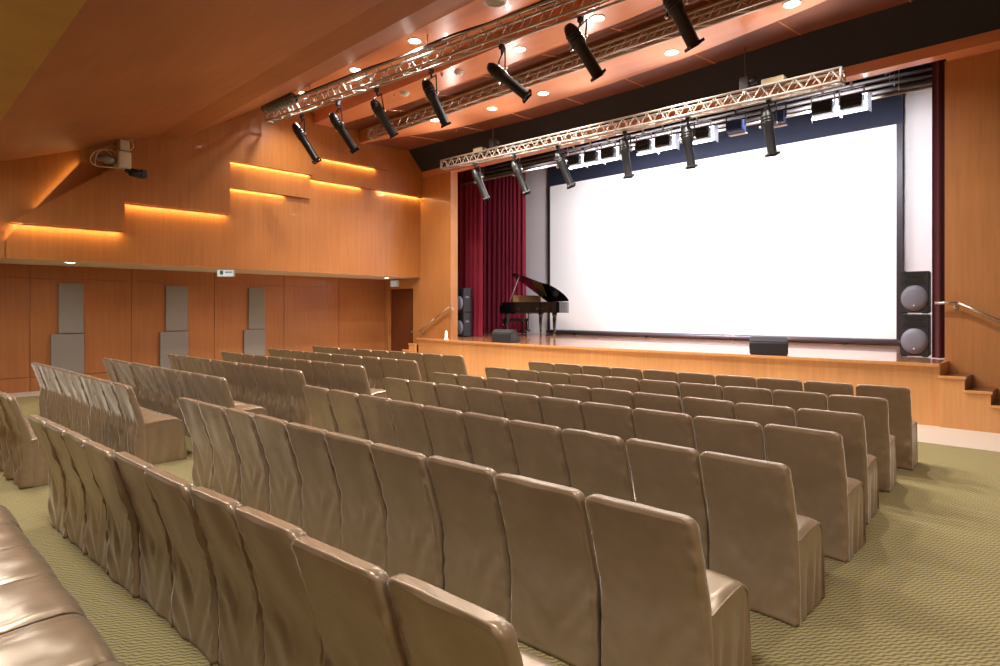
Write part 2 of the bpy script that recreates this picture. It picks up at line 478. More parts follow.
def drape(name, label, pts, z0, z1, folds, amp, m, cat='curtain', group=None):
    a, b = Vector((pts[0][0], pts[0][1], 0)), Vector((pts[1][0], pts[1][1], 0))
    d = b - a; n = Vector((-d.y, d.x, 0)).normalized()
    N, M = folds * 10, 10
    bm = NB(); g = []
    for j in range(M + 1):
        row = []
        for i in range(N + 1):
            u = i / N; v = j / M
            ph = u * folds * 2 * PI + 1.2 * math.sin(u * 9)
            k = amp * (.55 + .45 * (1 - v)) * (math.sin(ph) + .3 * math.sin(2.1 * ph + v * 1.5))
            p = a + d * u + n * k
            row.append(bm.verts.new((p.x, p.y, z0 + (z1 - z0) * v)))
        g.append(row)
    for j in range(M):
        for i in range(N):
            bm.faces.new((g[j][i], g[j][i + 1], g[j + 1][i + 1], g[j + 1][i]))
    o = obj(name, bm, m, smooth=True)
    return tag(o, label, cat, group)
drape('stage_curtain', 'crimson velvet curtain gathered behind the left speaker stack', [(-13.9, 12.35), (-12.66, 12.35)], ZS + .01, 7.0, 6, .07, VELVET, group='red stage curtains')
drape('stage_curtain', 'wide crimson velvet leg curtain hanging behind the grand piano', [(-15.5, 14.75), (-13.1, 14.7)], ZS + .01, 7.0, 12, .06, VELVET, group='red stage curtains')
drape('stage_curtain', 'shaded crimson velvet curtain behind the right speaker stack', [(-1.84, 11.66), (-1.0, 11.64)], ZS + .01, 7.0, 5, .04, mat('shaded_velvet', srgb(74, 4, 28), .8, sheen=.2), group='red stage curtains')  # shade on this curtain is put into a darker velvet colour

# fly battens and black borders over the stage
for i, (y, z) in enumerate([(12.95, 5.62), (13.6, 6.0), (14.3, 6.35)]):
    bm = NB(); box(bm, -13.5, -1.7, y, y + .03, z, z + .9)
    tag(obj('black_border', bm, BORDER), ['front black fly border hanging above the stage floodlights', 'middle black fly border above the stage', 'rear black fly border above the screen'][i], 'stage border', 'fly borders above the stage')
for i, (y, z) in enumerate([(12.25, 5.36), (12.42, 5.50), (12.58, 5.66), (12.74, 5.82)]):
    bm = NB(); tube(bm, (-13.4, y, z), (-1.75, y, z), .028 if i == 0 else .036, 10)
    if i == 0:
        for x in (-12.5, -9.5, -6, -2.4): tube(bm, (x, y, z), (x, y, 7.5), .006, 6)
    else:
        for x in (-12.5 + .2 * i, -7 + .2 * i, -2.4 - .1 * i): tube(bm, (x, y, z), (x, y, 7.5), .006, 6)
    tag(obj('fly_batten', bm, ALU if i == 0 else mat('grey_pipe%d' % i, srgb(118, 112, 112), .5, .2)), ['lowest pale pipe batten just above the white screen edge', 'second lowest pale pipe batten above the right edge of the screen', 'third lowest pale pipe batten above the right edge of the screen', 'highest pale pipe batten tucked under the peach header'][i], 'pipe batten', 'pipe battens above the stage')

# ------------------------------------------------------------------ trusses
def truss(label, p0, p1, w, h, cell, loose=False, plates=False):
    p0, p1 = Vector(p0), Vector(p1)
    d = p1 - p0; ln = d.length; ang = math.atan2(d.y, d.x); pitch = math.asin(d.z / ln)
    t = thing('lighting_truss', label, 'truss', p0, ang, 'aluminium lighting trusses')
    t.rotation_euler = (0, -pitch, ang)
    rc = .02
    for sy in (-1, 1):
        for sz in (-1, 1):
            bm = NB(); tube(bm, (0, sy * w / 2, sz * h / 2), (ln, sy * w / 2, sz * h / 2), rc, 10)
            obj('chord', bm, ALU, t)
    n = max(2, round(ln / cell)); c = ln / n
    bm = NB(); rb = .009
    for i in range(n):
        x, xm, xe = i * c, (i + .5) * c, (i + 1) * c
        for sy in (-1, 1):
            tube(bm, (x, sy * w / 2, -h / 2), (xm, sy * w / 2, h / 2), rb, 6); tube(bm, (xm, sy * w / 2, h / 2), (xe, sy * w / 2, -h / 2), rb, 6)
        if i % 2 == 0:
            tube(bm, (x, -w / 2, -h / 2), (xe, w / 2, -h / 2), rb, 6)
    obj('bracing', bm, ALU, t)
    for x in (0, ln):
        bm = NB()
        for sy in (-1, 1): tube(bm, (x, sy * w / 2, -h / 2), (x, sy * w / 2, h / 2), .02, 8)
        for sz in (-1, 1): tube(bm, (x, -w / 2, sz * h / 2), (x, w / 2, sz * h / 2), .02, 8)
        obj('end_frame', bm, ALU, t)
    return t, ln
T1a, T1b = (-13.25, 6.30, 6.0), (-3.2, 7.2, 6.0)
t1, l1 = truss('nearest aluminium truss carrying seven black spotlights under the wood ceiling', T1a, T1b, .18, .26, .36)
bm = NB()
for k in range(3):
    pts = []
    for i in range(60):
        x = l1 * i / 59
        pts.append(Vector((x, -.05 + .04 * k + .015 * math.sin(x * 3.1 + k * 2), .19 + .012 * math.cos(x * 2.3 + k * 2.1))))
    for a, b in zip(pts[:-1], pts[1:]): tube(bm, a, b, .018, 6)
tag(obj('cable_bundle', bm, BLK2, t1), 'black cables laid along the truss')
bm = NB()
for k in range(9):
    x = .05 + k * .13
    lathe(bm, [(.10, 0), (.13, .04), (.10, .09)], (x, -.16, .1), (1, .15, .1), 12)
tag(obj('cable_wrap', bm, mat('grey_wrap', srgb(120, 122, 116), .4, .3), t1), 'grey coiled cable wrap at the wall end')
for x in (1.5, 5.0, 8.6):
    bm = NB(); tube(bm, (x, 0, .15), (x, 0, .46), .012, 8); obj('hanger', bm, STEEL, t1)
truss('slim aluminium truss running below the second row of downlights', (-12.9, 8.72, 6.03), (-2.6, 8.72, 6.03), .17, .2, .3)
bm = None
t3, l3 = truss('aluminium truss over the stage edge holding six black spotlights', (-11.85, 10.2, 5.33), (-2.72, 10.2, 5.17), .2, .2, .26)
for x in (3.4, 4.4, 5.4, 6.6, 7.9):
    bm = NB(); box(bm, x - .3, x + .3, -.06, .06, -.10, -.085, .003); obj('splice_plate', bm, ALU, t3)
bm = NB(); box(bm, 1.15, 1.45, -.08, .08, .125, .21, .01); tag(obj('junction_box', bm, BEIGE, t3), 'beige box on the truss top')
bm = NB(); box(bm, 7.95, 8.3, -.08, .08, .125, .21, .01); tag(obj('junction_box', bm, BEIGE, t3), 'beige box on the truss top')

for lab, x in (('left', -10.1), ('right', -4.19)):
    zt = 5.31 if lab == 'left' else 5.2
    t = thing('chain_hoist', 'dark chain hoist holding the stage truss %s' % ('above the piano' if lab == 'left' else 'right of the flood lights'), 'chain hoist', (x, 10.2, zt + .12), 0, 'chain hoists on the stage truss')
    bm = NB()
    z = .1
    while z < 6.43 - zt - .12:
        bmesh.ops.create_uvsphere(bm, u_segments=6, v_segments=5, radius=.018, matrix=Matrix.Translation((0, 0, z)) @ Matrix.Diagonal((.6, 1, 1.4, 1))); z += .035
    obj('chain', bm, mat('chain_%s' % lab, srgb(120, 108, 90), .4, .7), t)
    bm = NB(); box(bm, -.08, .08, -.06, .06, 0, .22, .02); lathe(bm, [(0, 0), (.055, 0), (.055, .1), (0, .1)], (.08, 0, .12), (1, 0, 0), 14)
    obj('hoist_motor', bm, BLK2, t)
    bm = NB(); path_tube(bm, [Vector((0, 0, .02)), Vector((0, 0, -.06)), Vector((.04, 0, -.1)), Vector((.07, 0, -.06))], .012, 6)
    obj('hook', bm, STEEL, t)

# ------------------------------------------------------------------ profile spotlights
def spot_light(label, tail, lens, clamp, group, big=1.0):
    tail, lens, clamp = Vector(tail), Vector(lens), Vector(clamp)
    d = lens - tail; ln = d.length; dn = d.normalized()
    t = thing('profile_spotlight', label, 'spotlight', tail, 0, group)
    M = lambda p: Vector(p)
    ax = dn
    r = .085 * big
    bm = NB()
    lathe(bm, [(0, 0), (r * .55, .0), (r * .9, .05), (r * 1.12, .12), (r * 1.15, ln * .38), (r * .95, ln * .42), (r * .92, ln * .97)], (0, 0, 0), ax, 20)
    for k in (.16, .22, .28): lathe(bm, [(r * 1.15, ln * k), (r * 1.24, ln * k + .01), (r * 1.24, ln * k + .02), (r * 1.15, ln * k + .03)], (0, 0, 0), ax, 20)
    obj('body', bm, BLK, t, smooth=True)
    bm = NB(); side = ax.orthogonal().normalized(); s2 = ax.cross(side)
    c = ax * ln * .97
    e = r * 1.1
    q = [c + side * e + s2 * e, c - side * e + s2 * e, c - side * e - s2 * e, c + side * e - s2 * e]
    e2 = ax * .035
    for i in range(4):
        quad(bm, q[i], q[(i + 1) % 4], q[(i + 1) % 4] + e2, q[i] + e2)
    inner = [c + (p - c) * .8 for p in q]
    for i in range(4): quad(bm, q[i], q[(i + 1) % 4], inner[(i + 1) % 4], inner[i])
    obj('colour_frame', bm, BLK, t)
    bm = NB(); lathe(bm, [(r * .9, ln * .955), (r * .5, ln * .975), (0, ln * .98)], (0, 0, 0), ax, 20)
    obj('lens', bm, LENS, t, smooth=True)
    # yoke: from the sides of the body up to the clamp
    pv = ax * ln * .36
    top = clamp - tail
    hz = Vector((1, .1, 0)); hz = (hz - ax * hz.dot(ax)).normalized()
    bm = NB(); w = r * 1.45
    up = top - pv
    kn = up * .72
    path_tube(bm, [pv + hz * w, pv + hz * w + kn, pv - hz * w + kn, pv - hz * w], .012, 6)
    obj('yoke', bm, BLK, t)
    bm = NB(); tube(bm, pv + kn, top, .018, 8); box(bm, top.x - .035, top.x + .035, top.y - .04, top.y + .04, top.z - .05, top.z + .05, .01)
    obj('clamp', bm, BLK2, t)
    bm = NB()
    for s in (-1, 1): lathe(bm, [(0, 0), (.026, 0), (.022, .03), (0, .035)], pv + hz * w * s, hz * s, 10)
    obj('knob', bm, STEEL, t)
    bm = NB(); lathe(bm, [(0, -.01), (.016, -.008), (.016, .0), (0, .002)], side * 0 - ax * .005 + s2 * .0, ax, 10)
    obj('rear_cap', bm, STEEL, t)
    return t

def pray(px, py):
    u = (px - 500) / 614.5; v = (310 - py) / 614.5
    return Vector((u * CA - SA, u * SA + CA, v))
CAMZ = 1.66
def t1_at(x):
    k = (x - T1a[0]) / (T1b[0] - T1a[0]); return Vector(T1a).lerp(Vector(T1b), k)
SP1 = [((-12.35, 6.40, 5.66), (-12.02, 6.76, 4.86)), ((-11.05, 6.52, 5.62), (-10.80, 6.92, 4.90)),
       ((-9.80, 6.66, 5.62), (-9.72, 7.10, 5.02)), ((-8.35, 6.74, 5.66), (-8.25, 7.15, 4.93)),
       ((-6.92, 6.88, 5.55), (-6.42, 7.25, 5.02)), ((-5.40, 6.96, 5.72), (-5.12, 7.32, 5.02)), ((-3.92, 7.08, 5.74), (-3.70, 7.42, 5.06))]
ORD = ['first', 'second', 'third', 'fourth', 'fifth', 'sixth', 'seventh', 'eighth', 'ninth', 'tenth', 'eleventh', 'twelfth']
for i, (a, b) in enumerate(SP1):
    ctr = Vector(a).lerp(Vector(b), .36)
    cl = t1_at(ctr.x); cl = Vector((cl.x, cl.y + .12, cl.z - .17))
    spot_light('black profile spotlight, %s from the left wall on the nearest truss' % ORD[i], a, b, cl, 'spotlights on the nearest truss', 1.0 if i < 5 else 1.1)
SP3 = [(-10.85, .12), (-9.55, .1), (-8.28, .1), (-6.62, .04), (-5.30, .03), (-3.88, .03)]
for i, (x, dx) in enumerate(SP3):
    z = 5.33 - .0175 * (x + 11.85)
    a = Vector((x, 10.3, z - .22)); b = Vector((x + dx + (.2 if i < 3 else .05), 10.42 if i < 3 else 10.35, z - .98))
    spot_light('black profile spotlight, %s from the left on the stage-edge truss' % ORD[i], a, b, (x + .05, 10.28, z - .12), 'spotlights on the stage truss', .95)

# ------------------------------------------------------------------ stage floodlights on a bar behind the header
bm = NB(); tube(bm, (-12.2, 11.8, 5.62), (-2.4, 11.8, 5.62), .026, 10)
for x in (-11.5, -8, -5, -2.7): tube(bm, (x, 11.8, 5.62), (x, 11.8, 7.5), .008, 6)
tag(obj('lighting_bar', bm, ALU), 'pale pipe carrying the row of glowing floodlights behind the stage header', 'lighting bar')
FL = [(-9.0, 1), (-8.50, 1), (-8.02, 1), (-7.1, 1), (-6.62, 1), (-5.85, 2), (-5.05, 0), (-4.30, 0), (-3.48, 1), (-3.02, 1)]
proto = {}
def make_flood(kind, x, label):
    t = thing('flood_light', label, 'floodlight', (x, 11.8, 5.24), 0, 'floodlights behind the stage header')
    bm = NB()
    w = .17 if kind != 2 else .26
    box(bm, -w, w, -.02, .14, -.10, .12, .02)
    for k in range(5): box(bm, -w * .9, w * .9, -.045, -.02, -.08 + k * .045, -.06 + k * .045)
    obj('housing', bm, BLK2 if kind else mat('blue_housing', srgb(40, 70, 140), .5), t)
    bm = NB()
    if kind:
        quad(bm, (-w, .14, -.10), (w, .14, -.10), (w + .04, .24, -.13), (-w - .04, .24, -.13))
        quad(bm, (-w, .14, .12), (w, .14, .12), (w + .05, .28, .2), (-w - .05, .28, .2))
        quad(bm, (-w, .14, -.10), (-w, .14, .12), (-w - .08, .28, .2), (-w - .08, .28, -.17))
        quad(bm, (w, .14, -.10), (w, .14, .12), (w + .08, .28, .2), (w + .08, .28, -.17))
    else:
        box(bm, -w, w, .10, .2, -.13, -.11)
    bmesh.ops.solidify(bm, geom=bm.faces[:], thickness=.004)
    obj('barn_doors', bm, BARN, t)
    bm = NB(); box(bm, -w * .85, w * .85, .141, .146, -.08, .10)
    obj('lamp_face', bm, FLOODG if kind else LENS, t)
    if kind:
        bm = NB(); e = .045
        box(bm, -w - e, w + e, .142, .150, -.10 - e, -.10); box(bm, -w - e, w + e, .142, .150, .12, .12 + e * .6)
        box(bm, w, w + e * .8, .142, .150, -.10, .12)
        tag(obj('barn_door_glow', bm, FLOODG, t), 'added white glow of the lit barn doors')  # added emissive rim stands in for light caught by the barn doors
    bm = NB(); path_tube(bm, [Vector((-w - .02, .06, 0)), Vector((-w - .02, .06, .26)), Vector((w + .02, .06, .26)), Vector((w + .02, .06, 0))], .014, 6)
    tube(bm, (0, .06, .26), (0, 0, .40), .02, 8)
    obj('yoke', bm, BARN if kind else BLK2, t)
    return t
for i, (x, k) in enumerate(FL):
    lab = '%s floodlight, %s from the left behind the stage-edge truss' % ({1: 'white glowing barn-door', 2: 'wide white glowing barn-door', 0: 'unlit blue'}[k], ORD[i])
    if k in proto: dup(proto[k], (x, 11.8, 5.24), 0, lab)
    else: proto[k] = make_flood(k, x, lab)

# ------------------------------------------------------------------ downlights, detectors
DL = [(-12.44, 6.68, 6.405, 'leftmost of the three above the nearest truss'), (-10.5, 6.74, 6.408, 'middle of the three above the nearest truss'), (-8.62, 6.74, 6.408, 'rightmost of the three above the nearest truss'),
      (-7.2, 7.92, 6.2, 'left of the two between the first and second truss'), (-5.56, 7.92, 6.2, 'right of the two between the first and second truss'),
      (-10.78, 9.00, 5.98, 'leftmost of the row nearest the stage'), (-9.28, 9.34, 5.98, 'second from left in the row nearest the stage'), (-7.9, 9.40, 5.98, 'third from left in the row nearest the stage'),
      (-5.10, 9.40, 5.98, 'fourth from left in the row nearest the stage'), (-3.07, 9.09, 5.98, 'fifth from left in the row nearest the stage')]
def make_down(x, y, z, lab):
    t = thing('downlight', lab, 'downlight', (x, y, z), 0, 'round recessed ceiling downlights')
    bm = NB(); lathe(bm, [(.125, .0), (.128, -.008), (.115, -.014), (.10, -.008), (.10, .01)], n=24)
    obj('trim_ring', bm, WHITEP, t, smooth=True)
    bm = NB(); lathe(bm, [(.10, -.006), (.05, -.010), (0, -.011)], n=24)
    obj('lamp_face', bm, BULB, t, smooth=True)
    return t
def lamp(name, loc, target, kind, W, col, size=.1, cone=110, blend=.9, sy=None):
    l = bpy.data.lights.new(name, kind); l.energy = W; l.color = col
    if kind == 'SPOT': l.spot_size = R(cone); l.spot_blend = blend; l.shadow_soft_size = size
    elif kind == 'AREA':
        l.shape = 'RECTANGLE'; l.size = size; l.size_y = sy or size
    else: l.shadow_soft_size = size
    o = bpy.data.objects.new(name, l); C.objects.link(o); o.location = loc
    d = Vector(target) - Vector(loc)
    o.rotation_euler = d.to_track_quat('-Z', 'Y').to_euler()
    return o
WARM = (1, .94, .85)
for i, (x, y, z, w) in enumerate(DL):
    lab = 'round glowing ceiling downlight, ' + w
    if i == 0: d0 = make_down(x, y, z, lab)
    else: dup(d0, (x, y, z), 0, lab)
    lamp('downlight_lamp', (x, y, z - .05), (x, y, 0), 'SPOT', 300 if i < 3 else 520, WARM, .08, 150, .8)
# soffit downlights
for i, y in enumerate((2.75, 5.2, 7.6, 10.3)):
    if i in (0, 3):
        dup(d0, (-14.45 if i else -14.2, y, ZSOF), 0, 'small round downlight in the soffit %s' % ('near the rear grey panels' if i == 0 else 'beside the sign over the dark doorway'), 'soffit downlights')
    lamp('soffit_lamp', (-14.45, y, ZSOF - .06), (-14.9, y, 0), 'SPOT', 13, WARM, .05, 130, .9)
for i, (x, y, z) in enumerate([(-10.35, 7.84, 6.2), (-8.70, 7.87, 6.2)]):
    t = thing('smoke_detector', 'white domed detector on the wood ceiling, %s of the pair' % ['left', 'right'][i], 'smoke detector', (x, y, z), 0, 'ceiling detectors')
    bm = NB(); lathe(bm, [(.10, 0), (.10, -.02), (.085, -.03)], n=20); obj('base', bm, WHITEP, t, smooth=True)
    bm = NB(); lathe(bm, [(.075, -.03), (.07, -.055), (.04, -.07), (0, -.074)], n=20); obj('sensor_dome', bm, WHITEP, t, smooth=True)
for i, (x, y, z) in enumerate([(-10.6, 7.75, 6.2), (-9.0, 7.7, 6.2), (-11.0, 9.85, 6.0)]):
    t = thing('sprinkler_head', 'tiny pinkish sprinkler head on the ceiling, %s' % ['left of the two by the detectors', 'right of the two by the detectors', 'near the left end of the stage header'][i], 'sprinkler', (x, y, z), 0, 'sprinkler heads')
    bm = NB(); lathe(bm, [(.035, 0), (.035, -.008), (.012, -.012), (.012, -.05), (.03, -.055), (0, -.06)], n=12); obj('nozzle', bm, STEEL, t)
    bm = NB(); tube(bm, (0, 0, -.014), (0, 0, -.048), .014, 8); obj('bulb', bm, mat('red_bulb%d' % i, srgb(220, 90, 80), .3), t)
t = thing('ceiling_speaker', 'round pale perforated grille in the ceiling at the top edge of the photo', 'ceiling speaker', (-6.64, 6.74, 6.41))
bm = NB(); lathe(bm, [(.17, 0), (.17, -.012), (.15, -.016), (.145, -.008)], n=24); obj('rim', bm, WHITEP, t, smooth=True)
bm = NB()
for rr in (.03, .06, .09, .12, .145): lathe(bm, [(rr, -.006), (rr + .008, -.016), (rr + .014, -.006)], n=24)
for k in range(8): tube(bm, (0, 0, -.01), (.15 * math.cos(k * PI / 4), .15 * math.sin(k * PI / 4), -.01), .006, 6)
obj('grille', bm, BEIGE, t)

# ------------------------------------------------------------------ exit signs
t = thing('exit_sign', 'small white sign hanging under the soffit on the left wall', 'sign', (-14.5, 5.83, 2.53))
t.rotation_euler = (0, 0, R(90))
bm = NB(); box(bm, -.2, .2, -.03, .03, -.10, .11, .008); obj('sign_box', bm, WHITEP, t)
bm = NB(); box(bm, -.185, .185, -.034, -.031, -.085, .06); obj('sign_face', bm, SIGNL, t)
bm = NB()
box(bm, -.13, -.05, -.038, -.035, -.05, .04)
for k in range(4): box(bm, .0 + k * .045, .03 + k * .045, -.038, -.035, -.02, .025)
obj('pictogram', bm, GREEN, t)
bm = NB(); tube(bm, (-.03, 0, .1), (-.03, 0, .06 + .0), .03, 10); obj('mount', bm, BLK2, t)
t.rotation_euler = (0, 0, R(44))
t = thing('exit_sign', 'pale lit sign above the dark doorway', 'sign', (-14.95, YP - .06, 2.44))
bm = NB(); box(bm, -.17, .17, -.03, .05, -.09, .10, .008); obj('sign_box', bm, WHITEP, t)
bm = NB(); box(bm, -.155, .155, -.034, -.031, -.075, .085); obj('sign_face', bm, mat('sign_grey', srgb(170, 190, 198), .5, emit=(.6, .75, .8, 1), estr=.25), t)

# ------------------------------------------------------------------ bracketed camera on the left wall
t = thing('wall_projector', 'beige projector-like housing on an arm high on the left wall, black barrel below', 'projector', (-13.25, 3.4, 4.5), R(10))
bm = NB(); box(bm, -.11, .11, -.13, .11, -.16, .16, .025); box(bm, -.085, .085, -.09, .09, .17, .38, .02)
for k in range(4): box(bm, .108, .114, -.09, .08, -.1 + k * .05, -.08 + k * .05)
obj('housing', bm, BEIGE, t)
bm = NB(); tube(bm, (0, 0, .38), (0, 0, .5), .03, 10); box(bm, -.36, .06, -.05, .05, .45, .5, .01); box(bm, -.37, -.33, -.12, .12, .36, .58, .01)
tag(obj('mount_bracket', bm, BLK2, t), 'dark wall bracket')
bm = NB(); lathe(bm, [(0, -.0), (.07, 0), (.09, .16), (.05, .30), (0, .31)], (-.02, -.12, -.03), (0, -1, .0), 16); obj('rear_cone', bm, mat('grey_cone', srgb(130, 130, 118), .4, .3), t, smooth=True)
bm = NB(); tube(bm, (.02, .04, -.17), (.02, .12, -.20), .045, 12); tube(bm, (.02, .12, -.2), (.02, .36, -.21), .075, 16, .085); box(bm, -.07, .11, .28, .4, -.28, -.13, .015)
tag(obj('black_barrel', bm, BLK, t), 'short black spotlight barrel')
bm = NB()
for k in range(2):
    pts = [Vector((.0, -.1 + .05 * k, .12 - k * .2)), Vector((.02, -.3, .14 - .02 * k)), Vector((.02, -.5 + .06 * k, .04)), Vector((.02, -.56 + .08 * k, -.12)), Vector((.02, -.44, -.2)), Vector((.02, -.1, -.16))]
    sm = []
    for a_, b_, c_, d_ in zip([pts[0]] + pts[:-2], pts[:-1], pts[1:], pts[2:] + [pts[-1]]):
        for q in range(6):
            u = q / 6; sm.append(.5 * ((2 * b_) + (c_ - a_) * u + (2 * a_ - 5 * b_ + 4 * c_ - d_) * u * u + (3 * b_ - a_ - 3 * c_ + d_) * u ** 3))
    path_tube(bm, sm + [pts[-1]], .008, 6)
path_tube(bm, [Vector((.0, .06, .38)), Vector((0, .16, .42)), Vector((0, .2, .3)), Vector((0, .12, .2))], .008, 6)
tag(obj('cable', bm, BEIGE, t), 'looped pale cables')

# ------------------------------------------------------------------ loudspeakers
def speaker_parts(t):
    # local: front faces -Y, base at z 0
    W, D, H = .40, .40, .685
    bm = NB()
    prism(bm, [(-W / 2, -D / 2), (W / 2, -D / 2), (W / 2, .05), (W / 2 - .09, D / 2), (-W / 2 + .09, D / 2), (-W / 2, .05)], 'Z', .012, H - .004)
    bmesh.ops.bevel(bm, geom=bm.edges[:], offset=.015, segments=2, affect='EDGES')
    obj('cabinet', bm, BLK2, t)
    bm = NB()
    cz = .25; N, M = 24, 6
    lathe(bm, [(.185, 0), (.175, .022), (.12, .045), (.05, .054), (0, .055)], (0, -D / 2 + .002, cz), (0, -1, 0), 28)
    for v in bm.verts: v.co.z = cz + (v.co.z - cz) * 1.12
    g = obj('woofer_grille', bm, GRILL, t, smooth=True)
    bm = NB(); prism(bm, [(-.17, .48), (.17, .48), (.12, .56), (-.12, .56)], 'Y', -D / 2 - .008, -D / 2 + .004); prism(bm, [(-.1, .585), (.1, .585), (.16, .65), (-.16, .65)], 'Y', -D / 2 - .008, -D / 2 + .004)
    obj('horn', bm, BLK, t)
    bm = NB(); lathe(bm, [(0, 0), (.014, 0), (.012, .006), (0, .007)], (0, -D / 2 - .05, cz - .12), (0, -1, .25), 10)
    tag(obj('badge', bm, WHITEP, t), 'small white round badge')
    bm = NB()
    for sx in (-.14, .14): box(bm, sx - .04, sx + .04, -D / 2 + .02, -D / 2 + .08, 0, .014)
    obj('foot', bm, BLK, t)
    bm = NB(); box(bm, W / 2 - .004, W / 2 + .006, -.12, .0, .40, .45, .004); obj('side_handle', bm, GRILL, t)
def speaker(label, x, y, z, rz):
    t = thing('loudspeaker', label, 'loudspeaker', (x, y, z), rz, 'stacked stage loudspeakers')
    return t
s = speaker('lower black loudspeaker of the stack at the right edge of the stage', -2.09, 11.9, ZS + .01, R(3)); speaker_parts(s)
dup(s, (-2.09, 11.9, ZS + .70), R(3), 'upper black loudspeaker of the stack at the right edge of the stage')
dup(s, (-12.98, 11.95, ZS + .01), R(-5), 'lower black loudspeaker of the stack before the left red curtain')
dup(s, (-12.98, 11.95, ZS + .70), R(-5), 'upper black loudspeaker of the stack before the left red curtain')

def monitor_parts(t):
    bm = NB(); W = .30
    prof = [(-.17, 0), (.2, 0), (.2, .22), (.1, .3), (-.04, .3), (-.2, .06)]
    prism(bm, prof, 'X', -W, W)
    bmesh.ops.bevel(bm, geom=bm.edges[:], offset=.018, segments=2, affect='EDGES')
    obj('cabinet', bm, BLK2, t)
    a, b = Vector((0, -.195, .07)), Vector((0, -.045, .285))
    n = Vector((0, -(b - a).z, (b - a).y)).normalized()
    bm = NB()
    for s_ in (1,):
        p = [Vector((-W + .03, 0, 0)) + a.lerp(b, .05) + n * .012, Vector((W - .03, 0, 0)) + a.lerp(b, .05) + n * .012, Vector((W - .03, 0, 0)) + a.lerp(b, .93) + n * .012, Vector((-W + .03, 0, 0)) + a.lerp(b, .93) + n * .012]
        quad(bm, *p)
    bmesh.ops.solidify(bm, geom=bm.faces[:], thickness=.012)
    obj('front_grille', bm, GRILL, t)
    bm = NB(); lathe(bm, [(0, 0), (.035, 0), (.035, .01), (0, .01)], (W - .002, .05, .12), (1, 0, 0), 14)
    obj('side_socket', bm, BLK, t)
m1 = thing('stage_monitor', 'black wedge monitor on the stage edge in front of the red curtain', 'stage monitor', (-9.98, 10.52, ZS), R(180), 'wedge monitors on the stage'); monitor_parts(m1)
dup(m1, (-4.02, 10.78, ZS), R(200), 'black wedge monitor alone on the stage edge below the white screen')

bm = NB(); lathe(bm, [(0, 0), (.05, 0), (.05, .015), (.028, .03), (.03, .16), (.02, .2), (.012, .22), (0, .225)], n=16)
o = tag(obj('stage_edge_lamp', bm, mat('edge_lamp', srgb(255, 245, 225), .4, emit=(1, .93, .8, 1), estr=3), smooth=True), 'small white glowing lamp standing on the stage corner before the wood wall', 'lamp')
o.location = (-12.05, 10.45, ZS)

# ------------------------------------------------------------------ grand piano
pt = thing('grand_piano', 'black grand piano with raised lid at the left of the stage', 'piano', (-12.76, 13.26, ZS), R(-20))
def outline():
    P = [(0, 0), (.42, 0)]
    bez = [Vector((.42, 0)), Vector((.95, -.02)), Vector((1.0, .40)), Vector((1.45, .55))]
    for i in range(1, 13):
        q = i / 12; P.append(tuple(bez[0] * (1 - q) ** 3 + 3 * bez[1] * q * (1 - q) ** 2 + 3 * bez[2] * q * q * (1 - q) + bez[3] * q ** 3))
    bez = [Vector((1.45, .55)), Vector((1.78, .66)), Vector((1.80, 1.25)), Vector((1.5, 1.42))]
    for i in range(1, 11):
        q = i / 10; P.append(tuple(bez[0] * (1 - q) ** 3 + 3 * bez[1] * q * (1 - q) ** 2 + 3 * bez[2] * q * q * (1 - q) + bez[3] * q ** 3))
    P.append((0, 1.42))
    return P
OUT = outline()
def inset(P, d):
    c = Vector((.8, .72)); return [tuple(Vector(p) + (c - Vector(p)).normalized() * d) for p in P]
bm = NB()
A = OUT; B = inset(OUT, .05); n = len(A)
va = [[bm.verts.new((p[0], p[1], z)) for p in A] for z in (.68, .99)]
vb = [[bm.verts.new((p[0], p[1], z)) for p in B] for z in (.80, .99)]
for i in range(n):
    j = (i + 1) % n
    bm.faces.new((va[0][i], va[0][j], va[1][j], va[1][i])); bm.faces.new((vb[0][j], vb[0][i], vb[1][i], vb[1][j])); bm.faces.new((va[1][i], va[1][j], vb[1][j], vb[1][i]))
bm.faces.new(va[0][::-1]); bm.faces.new(vb[0])
obj('case', bm, GLOSSB, pt)
bm = NB(); prism(bm, [p for p in inset(OUT, .12) if p[0] > .3] , 'Z', .87, .90); obj('soundboard_frame', bm, BRASS, pt)
bm = NB(); box(bm, -.16, .10, .02, 1.40, .64, .74, .01); box(bm, -.16, .04, 0, .08, .66, .90, .02); box(bm, -.16, .04, 1.34, 1.42, .66, .90, .02)
obj('keybed', bm, GLOSSB, pt)
bm = NB()
for k in range(52): box(bm, -.14, .01, .095 + k * .0238, .095 + k * .0238 + .022, .74, .765)
kb = obj('keyboard', bm, IVORY, pt)
bm = NB()
for k in range(51):
    if k % 7 in (0, 1, 3, 4, 5): box(bm, -.08, .01, .112 + k * .0238, .112 + k * .0238 + .011, .765, .778)
obj('black_keys', bm, BLK, kb)
bm = NB(); box(bm, .22, .25, .25, 1.2, .95, 1.2, .01); box(bm, .18, .26, .2, 1.25, .93, .955, .006)
tag(obj('music_desk', bm, mat('desk_wood', srgb(150, 110, 70), .3), pt), 'brown music desk')
